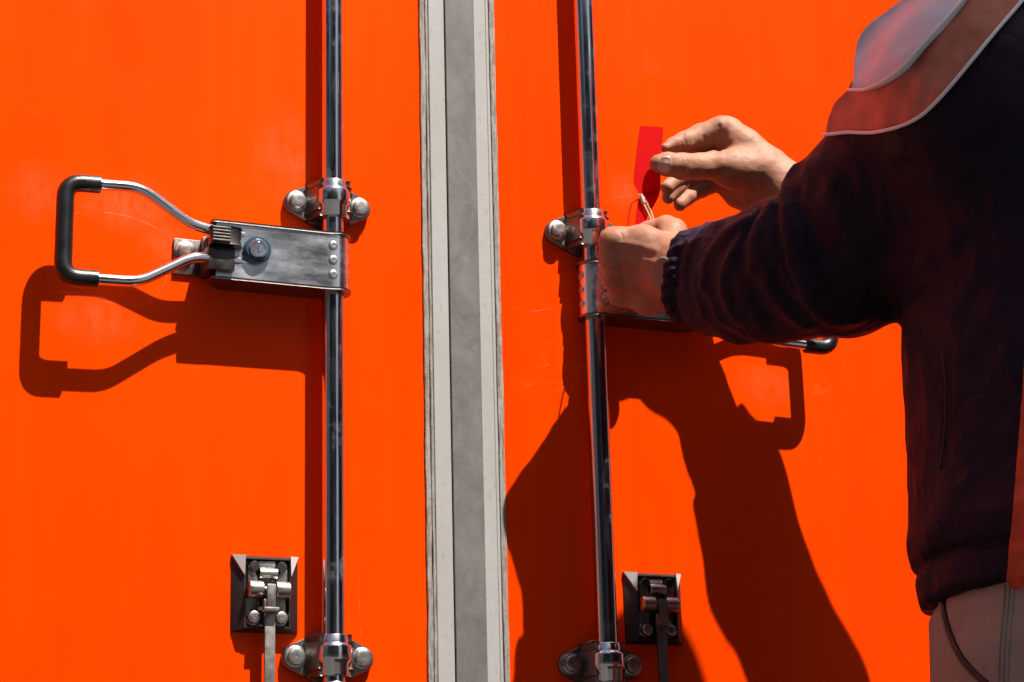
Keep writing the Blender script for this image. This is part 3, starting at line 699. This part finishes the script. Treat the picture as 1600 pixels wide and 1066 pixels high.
# ------------------------------------------------------------------ body axes
Fw = np.array([-.72, .69, 0]); Fw /= np.linalg.norm(Fw); Lw = np.array([-Fw[1], Fw[0], 0]) * 1.0   # Lw points to the person's left
TC = np.array([.344, -.500, 0.0])          # torso axis
AX = np.array([Lw, Fw, [0, 0, 1]])
shL = W(1512, 160, .575); shR = TC + np.array([0, 0, 1.39]) - Lw * .160 + Fw * .02
HEAD = TC + np.array([.008, .012, 1.685])
def body_sdf(q):
    d = ellipsoid(q, TC + [0, 0, 1.22], (.165, .105, .30), AX)
    d = smin(d, ellipsoid(q, TC + [0, 0, .95], (.165, .115, .16), AX), .05)
    d = smin(d, chain(q, [(shL, .055), (shR, .055)], .03), .05)
    d = smin(d, chain(q, [(TC + [0, 0, 1.41], .062), (HEAD + [0, 0, -.09], .055)]), .03)
    d = smin(d, ellipsoid(q, HEAD + [0, 0, .015], (.076, .096, .105), AX), .03)
    d = smin(d, ellipsoid(q, HEAD + Fw * .035 + np.array([0, 0, -.065]), (.050, .060, .060), AX), .03)
    d = smin(d, chain(q, [(HEAD + Fw * .094 + [0, 0, .005], .009), (HEAD + Fw * .112 + np.array([0, 0, -.028]), .013)]), .012)
    for s in (-1, 1):
        d = smin(d, ellipsoid(q, HEAD + Lw * s * .078 + [0, 0, -.012], (.010, .018, .030), AX), .006)
        d = smax(d, -(np.linalg.norm(q - (HEAD + Lw * s * .031 + Fw * .099 + np.array([0, 0, .012])), axis=1) - .014), .012)
        d = smin(d, np.linalg.norm(q - (HEAD + Lw * s * .031 + Fw * .082 + np.array([0, 0, .012])), axis=1) - .013, .003)
        hip = TC + Lw * s * .085 + np.array([0, 0, .88]); kn = TC + Lw * s * .10 + Fw * .03 + np.array([0, 0, .48]); an = TC + Lw * s * .11 - Fw * .01 + np.array([0, 0, .08])
        d = smin(d, chain(q, [(hip, .085), (kn, .055), (an, .038)], .03), .04)
        d = smin(d, chain(q, [(an - [0, 0, .035], .038), (an + Fw * .17 - [0, 0, .045], .030)]), .03)
    d = smax(d, -(capsule(q, HEAD + Fw * .103 + Lw * .022 - [0, 0, .060], HEAD + Fw * .103 - Lw * .022 - [0, 0, .060], .003, .003)), .006)
    d = smin(d, chain(q, [(shL, .052), (elbowL, .045)] + FOREARM_L[1::-1], .02), .03)
    return smin(d, chain(q, [(shR, .052), (elbowR, .045)] + FOREARM_R[1::-1], .02), .03)

# ------------------------------------------------------------------ jacket
armL = [J(1077, 432, .194, 74), J(1120, 435, .226, 85), J(1160, 434, .266, 95), J(1220, 424, .312, 106), J(1310, 402, .372, 122)]
# the thin sleeve hangs taller than it is wide near the cuff: an upper and a lower run
armTop = [J(1077, 407, .196, 50), J(1120, 404, .228, 55), J(1160, 406, .266, 67), J(1220, 418, .312, 98), J(1310, 402, .372, 122)]
armLow = [J(1077, 457, .192, 52), J(1120, 465, .224, 57), J(1160, 463, .264, 69), J(1220, 430, .312, 102), J(1310, 402, .372, 122)]
upL = [J(1310, 402, .372, 122), J(1352, 345, .400, 120), J(1400, 300, .440, 128), J(1470, 200, .500, 140), J(1530, 120, .530, 155)]
armR = [(wristR + (elbowR - wristR) * .14, .038), (wristR + (elbowR - wristR) * .35, .046), (elbowR, .048), (shR, .066)]
TQ = [(.90, .190, .149, 0), (.96, .196, .154, 0), (1.05, .187, .150, .0), (1.15, .178, .142, .004), (1.25, .178, .140, .006), (1.35, .180, .130, .004), (1.44, .150, .100, 0)]
def torso_sdf(q):
    z = q[:, 2]; zz = [a[0] for a in TQ]
    rl = np.interp(z, zz, [a[1] for a in TQ]); rf = np.interp(z, zz, [a[2] for a in TQ]); fo = np.interp(z, zz, [a[3] for a in TQ])
    v = (q - TC) @ AX.T; u = v[:, 0] / rl; w_ = (v[:, 1] - fo) / rf
    d = (np.sqrt(u * u + w_ * w_ + 1e-9) - 1) * np.minimum(rl, rf)
    return smax(smax(d, z - 1.42, .05), .899 - z, .010)
def jacket_base(q):
    d = torso_sdf(q)
    d = smin(d, chain(q, [(shL, .085), (shR, .085)], .03), .05)
    d = smin(d, chain(q, [(TC + [0, 0, 1.40], .09), (TC + Fw * .02 + np.array([0, 0, 1.49]), .066)], .03), .03)
    a = smin(chain(q, armTop, .012), chain(q, armLow, .012), .022); u = chain(q, upL, .03)
    b = smin(a, u, .006); d = smin(d, b, .022)
    r = chain(q, armR, .03); return smin(d, r, .02)
FOLDS = []    # (photo polyline, height of the fold in m (negative = crease), half width in m)
_f = [([(1234, 258), (1226, 300), (1230, 350), (1242, 400), (1262, 450)], .0080, .011), ([(1221, 300), (1214, 345), (1224, 400), (1246, 455)], -.0085, .0050),
      ([(1207, 318), (1190, 350), (1180, 385), (1178, 420)], .0075, .0085), ([(1187, 332), (1168, 360), (1157, 395), (1160, 440)], -.0075, .0045),
      ([(1160, 348), (1132, 366), (1108, 400), (1098, 445)], .0080, .0075), ([(1150, 362), (1128, 388), (1114, 420), (1112, 460)], -.0065, .0040),
      ([(1140, 400), (1128, 430), (1132, 465), (1150, 500)], .0060, .0070), ([(1150, 415), (1143, 440), (1148, 470)], -.0045, .0035), ([(1190, 400), (1200, 440), (1222, 480), (1255, 508)], .0060, .0085),
      ([(1172, 430), (1180, 465), (1205, 500)], -.0055, .0045), ([(1212, 430), (1232, 465), (1262, 490)], -.0045, .0045), ([(1122, 350), (1097, 362), (1080, 385)], .0050, .0060), ([(1092, 420), (1086, 455), (1100, 495)], .0055, .0060),
      ([(1076, 400), (1074, 440), (1082, 480)], -.0045, .0040), ([(1112, 470), (1125, 500), (1160, 518)], .0045, .0060), ([(1235, 420), (1255, 460), (1290, 495), (1340, 500)], .0055, .0100), ([(1270, 380), (1290, 430), (1330, 465)], -.0045, .007),
      ([(1262, 256), (1285, 262), (1300, 290)], .0040, .009), ([(1245, 300), (1262, 350), (1290, 400)], -.004, .006), ([(1300, 300), (1320, 360), (1360, 420)], .0035, .012), ([(1390, 490), (1440, 440), (1500, 400)], -.0070, .008), ([(1405, 470), (1450, 480), (1490, 500)], .004, .010),
      ([(1380, 430), (1430, 400), (1490, 370)], .004, .011), ([(1440, 560), (1450, 640), (1445, 740)], .0030, .014), ([(1475, 540), (1482, 620), (1476, 720)], -.0035, .004), ([(1500, 760), (1460, 830), (1440, 870)], .0035, .015)]
for pp, a, w_ in _f:
    dd = dense(pp, 9); FOLDS.append((hit(jacket_base, dd[:, 0], dd[:, 1]), a, w_))
cuff_o, cuff_ax = armL[0][0], (armL[1][0] - armL[0][0]) / np.linalg.norm(armL[1][0] - armL[0][0])
cu = np.cross(cuff_ax, [0, 0, 1]); cu /= np.linalg.norm(cu); cv = np.cross(cuff_ax, cu)
cR_o = armR[0][0]; cR_ax = (elbowR - wristR) / np.linalg.norm(elbowR - wristR)
def jacket_sdf(q):
    d = jacket_base(q)
    near = d < .03
    if near.any():
        qq = q[near]; e = np.zeros(len(qq))
        for P_, a, w_ in FOLDS:
            c0 = P_.mean(0); m_ = np.linalg.norm(qq - c0, axis=1) < np.linalg.norm(P_ - c0, axis=1).max() + 3 * w_
            if m_.any(): e[m_] -= a * np.exp(-(poly_dist(qq[m_], P_) / w_) ** 2)
        # gathered cuff
        v = qq - cuff_o; s_ = v @ cuff_ax; ang = np.arctan2(v @ cv, v @ cu); nearc = np.linalg.norm(v, axis=1) < .12
        ruf = np.where((s_ < .030) & nearc, np.clip(1 - np.abs(s_ - .004) / .026, 0, 1), 0)
        e -= ruf * (.0024 * np.sin(ang * 19 + 3 * np.sin(s_ * 110)) + .0016 * np.sin(ang * 8 + 2)) 
        e += np.where(nearc, .0055 * np.exp(-((s_ - .010) / .0055) ** 2), 0)
        # soft crumple everywhere, stronger on the arms
        e += .0022 * NZ[0](qq * np.array([22, 22, 15])) + .0012 * NZ[1](qq * 48) + .0010 * np.abs(NZ[2](qq * 33))
        # hem rib
        v = qq; e += np.where(v[:, 2] < 1.0, .0055 * np.exp(-((v[:, 2] - .9335) / .0045) ** 2) - .0030 * np.exp(-((v[:, 2] - .958) / .016) ** 2), 0)
        d[near] = d[near] + e
    # cut open at the cuffs
    d = smax(d, np.where(np.linalg.norm(q - cuff_o, axis=1) < .09, -((q - cuff_o) @ cuff_ax) - .009, -9), .003)
    d = smax(d, np.where(np.linalg.norm(q - cR_o, axis=1) < .08, -((q - cR_o) @ cR_ax) - .012, -9), .003)
    return d

# ------------------------------------------------------------------ trousers and shoes
def trousers_sdf(q):
    z = q[:, 2]; v = (q - TC) @ AX.T
    rl = np.interp(z, [.78, .89, .92], [.186, .180, .160]); rf = np.interp(z, [.78, .89, .92], [.146, .140, .122])
    d = (np.sqrt((v[:, 0] / rl) ** 2 + ((v[:, 1]) / rf) ** 2 + 1e-9) - 1) * .12; d = smax(smax(d, z - .96, .01), .76 - z, .03)
    for s in (-1, 1):
        hip = TC + Lw * s * .080 + np.array([0, 0, .84]); kn = TC + Lw * s * .10 + Fw * .03 + np.array([0, 0, .48]); an = TC + Lw * s * .11 - Fw * .01 + np.array([0, 0, .10])
        d = smin(d, chain(q, [(hip, .108), (kn, .080), (an, .068)], .03), .03)
    return smax(d, .045 - z, .01) + .0018 * NZ[0](q * np.array([18, 18, 9])) + .001 * NZ[1](q * 45)

def build_person():
    root = empty('person', (TC[0], TC[1], 0))
    V1, F1 = surface_nets(body_sdf, (.02, -.78, -.01), (.64, -.06, 1.86), .007)
    # hands at fine resolution, cut where they meet the coarser forearm inside the sleeves
    cutR = wristR + (elbowR - wristR) * .42; axR = (elbowR - wristR) / np.linalg.norm(elbowR - wristR)
    cutL = wristL + (elbowL - wristL) * .42; axL = (elbowL - wristL) / np.linalg.norm(elbowL - wristL)
    V2, F2 = surface_nets(lambda q: smax(hand_r_full(q), (q - cutR) @ axR, .002), (.10, -.26, 1.28), (.44, -.03, 1.55), .0013)
    V3, F3 = surface_nets(lambda q: smax(hand_l_full(q), (q - cutL) @ axL, .002), (.02, -.30, 1.22), (.30, -.03, 1.42), .0013)
    V = np.vstack([V1, V2, V3]); F = np.vstack([F1, F2 + len(V1), F3 + len(V1) + len(V2)])
    link('body', mesh_from('body', V, F), M_SKIN, root)
    # thumb nail of the upper hand, and the index nail edge
    patch_on('fingernail', hand_r, [(920 + x / 4.1, 160 + y / 4.1) for x, y in [(446, 372), (470, 352), (505, 346), (528, 362), (534, 395), (524, 430), (498, 446), (462, 440), (442, 412)]], .0009, .0012, M_NAIL, root, 2.0)
    jk, _, _ = sdf_mesh('jacket', jacket_sdf, (.06, -.80, .86), (.66, -.08, 1.62), .0036, M_NAVY, root)
    # shoulder yoke, collar flap and their piping
    yoke = [(1294, 213), (1296, 188), (1309, 162), (1328, 140), (1350, 100), (1380, 40), (1430, -10), (1500, -50), (1640, -60), (1640, -45), (1602, 0), (1560, 48), (1520, 96), (1485, 138), (1462, 163), (1440, 182), (1410, 196), (1370, 205), (1330, 208)]
    patch_on('shoulder_yoke', jacket_sdf, yoke, .0030, .0035, M_RED, jk, 5.0, lambda P: .0018 * NZ[2](np.c_[P / 20, P[:, :1] * 0]) + .0009 * np.sin((P[:, 0] * .85 + P[:, 1] * .3) / 5))
    flap = [(1341, 146), (1344, 110), (1349, 72), (1364, 48), (1395, 22), (1425, 0), (1470, -40), (1560, -60), (1530, -15), (1512, 8), (1490, 34), (1465, 62), (1440, 90), (1420, 112), (1395, 130), (1368, 142)]
    patch_on('collar_flap', jacket_sdf, flap, .0080, .0045, M_GREY, jk, 5.0, lambda P:   .0008 * NZ[3](np.c_[P / 24, P[:, :1] * 0]) + .0010 * np.exp(-((P[:, 0] * .50 + P[:, 1] * .866 - 790) / 9) ** 2) + .0009 * np.exp(-((P[:, 0] * .62 + P[:, 1] * .78 - 915) / 7) ** 2))
    bm = bmesh.new(); line_on(jacket_base, [(1294, 214), (1312, 211), (1330, 208), (1370, 205), (1410, 196), (1440, 182), (1462, 163), (1485, 138), (1520, 96), (1560, 48), (1602, 0), (1640, -45)], .0050, .0017, bm); obj('piping', bm, M_PIPE, jk)
    bm = bmesh.new(); line_on(jacket_base, [(1341, 146), (1368, 142), (1395, 130), (1420, 112), (1440, 90), (1465, 62), (1490, 34), (1512, 8), (1530, -15)], .0100, .0016, bm); obj('flap_edging', bm, M_PIPE, jk)
    patch_on('side_panel', jacket_sdf, [(1601, 560), (1598, 620), (1593, 680), (1588, 740), (1583, 800), (1579, 850), (1577, 880), (1578, 914), (1640, 914), (1660, 850), (1660, 560)], .0022, .003, M_REDSIDE, jk, 6.0, lambda P: .0018 * NZ[2](np.c_[P / 20, P[:, :1] * 0]))
    bm = bmesh.new(); line_on(jacket_base, [(1474, 545), (1480, 610), (1478, 680), (1470, 735)], .0016, .0010, bm); obj('pocket_zip', bm, M_BLACK, jk)
    # trousers
    tr, _, _ = sdf_mesh('trousers', trousers_sdf, (.12, -.76, .03), (.62, -.24, 1.0), .0048, M_KHAKI, root)
    bm = bmesh.new(); line_on(trousers_sdf, [(1473, 912), (1475, 945), (1484, 985), (1500, 1022), (1522, 1050), (1550, 1075)], .0003, .0026, bm); obj('pocket_opening', bm, M_BLACK, tr)
    bm = bmesh.new(); line_on(trousers_sdf, [(1470, 916), (1470, 948), (1478, 988), (1494, 1026), (1515, 1055), (1545, 1082)], .0002, .0018, bm); obj('pocket_welt', bm, M_KHAKI, tr)
    bm = bmesh.new()
    for dx in (0, 7, 14): line_on(trousers_sdf, [(1570 + dx, 916), (1567 + dx, 960), (1562 + dx, 1010), (1560 + dx, 1080)], .0003, .0006, bm, 6)
    obj('side_seam', bm, M_KHAKI, tr)
    # shoes
    for s in (-1, 1):
        an = TC + Lw * s * .11 - Fw * .01 + np.array([0, 0, .06])
        f = lambda q: smax(smin(chain(q, [(an - Fw * .05, .045), (an + Fw * .10 - [0, 0, .015], .045), (an + Fw * .20 - [0, 0, .02], .036)], .02), chain(q, [(an, .05), (an + [0, 0, .05], .05)]), .02), .002 - q[:, 2], .004)
        lo = an - .14; hi = an + .14; lo = np.minimum(lo, an + Fw * .26 - .06); hi = np.maximum(hi, an + Fw * .26 + .06); lo[2] = -.01
        sdf_mesh('shoe', f, lo, hi, .006, M_RUBBER, root)
    # hair and cap
    f = lambda q: smax(ellipsoid(q, HEAD + [0, 0, .022], (.084, .104, .112), AX), -((q - HEAD) @ (np.array([0, 0, 1.0]) - Fw * .75) - .008), .01)
    sdf_mesh('hair', f, HEAD - .14, HEAD + .15, .006, M_HAIR, root)
    # wristwatch just clear of the cuff
    ax = FOREARM_L[1][0] - FOREARM_L[0][0]; ax = ax / np.linalg.norm(ax)
    c0 = z3(985, 610, .158, 100)[0]
    q = hit(hand_l, [1044], [427])[0]; nn = normal(hand_l, q[None])[0]
    bm = bmesh.new(); u = np.cross(nn, ax); u /= np.linalg.norm(u); w_ = np.cross(nn, u)
    n = 40; prof = [(-.003, .95), (.0050, 1.0), (.0064, .94), (.0070, .80)]
    rings = [[bm.verts.new(q + nn * h + (u * .0180 * math.cos(2 * math.pi * k / n) + w_ * .0165 * math.sin(2 * math.pi * k / n)) * r) for k in range(n)] for h, r in prof]
    for a, b in zip(rings, rings[1:]):
        for k in range(n): bm.faces.new((a[k], a[(k + 1) % n], b[(k + 1) % n], b[k]))
    bm.faces.new(rings[-1]); bm.faces.new(rings[0][::-1]); wt = obj('wristwatch', bm, M_WATCH, root)
    ctr = q - nn * .027 + ax * .015; bm = bmesh.new(); ring = []
    for k in range(48):
        a = 2 * math.pi * k / 48; dvec = (nn * math.cos(a) + u * math.sin(a)) 
        # march outwards to the skin
        s_ = np.linspace(.01, .06, 60); qq = ctr + dvec * s_[:, None]; sd = hand_l(qq); i = np.argmax(sd > 0); rr = s_[i] + .0006
        ring.append([bm.verts.new(ctr + dvec * (rr + e) + w_ * o_) for e, o_ in ((0, -.009), (.0012, -.008), (.0012, .008), (0, .009))])
    for k in range(48):
        for j in range(4): bm.faces.new((ring[k][j], ring[k][(j + 1) % 4], ring[(k + 1) % 48][(j + 1) % 4], ring[(k + 1) % 48][j]))
    obj('watch_strap', bm, M_WATCH, wt)
    tag(root, 'person in dark jacket with red-brown and grey shoulder, both hands at the right door', 'person')
build_person()

# ------------------------------------------------------------------ the seal held between thumb and finger
def build_seal():
    root = empty('plastic_seal', tuple(W(1010, 300, .10))); PS = .0962
    def zz(x, y, p=PS): return W(920 + x / 4.1, 160 + y / 4.1, p)
    def slab(name, pts, th, mat, par, p0=PS, lean=0, bev=.0004):
        bm = bmesh.new(); A = [bm.verts.new(zz(x, y, p0 + th / 2 + lean * (y - 155) / 625)) for x, y in pts]; B = [bm.verts.new(zz(x, y, p0 - th / 2 + lean * (y - 155) / 625)) for x, y in pts]
        bm.faces.new(A); bm.faces.new(B[::-1]); n = len(pts)
        for k in range(n): bm.faces.new((A[k], A[(k + 1) % n], B[(k + 1) % n], B[k]))
        return obj(name, bm, mat, par, bev)
    slab('tag_plate', [(333, 153), (400, 156), (472, 161), (476, 168), (468, 260), (456, 380), (458, 480), (456, 560), (445, 605), (420, 655), (385, 710), (362, 760), (350, 800), (295, 800), (304, 710), (316, 640), (330, 596), (308, 560), (288, 522), (292, 440), (304, 330), (318, 230), (328, 160)], .0022, M_SEALRED, root)
    slab('fold_line', [(322, 582), (380, 590), (440, 570), (441, 574), (381, 595), (323, 588)], .0034, M_SEALRED, root)
    a = [zz(x, y, PS + .004) for x, y in ((318, 590), (345, 640), (385, 720), (402, 772), (418, 766), (398, 700), (362, 625), (335, 590))]
    bm = bmesh.new(); tube(bm, smooth_path(a, .003, 5), .0011, 10); tube(bm, [zz(330, 590, PS + .004), zz(352, 645, PS + .004)], .0022, 12); obj('locking_pin', bm, M_CREAM, root)
    bm = bmesh.new(); tube(bm, smooth_path([zz(318, 622, PS), zz(272, 645, PS), zz(258, 720, PS + .001), zz(250, 800, PS + .003)], .006, 6), .0009, 10); obj('loop_wire', bm, M_SEALRED, root)
    tag(root, 'flat red plastic security seal pinched between thumb and finger, pale pin at its foot', 'security seal')
build_seal()
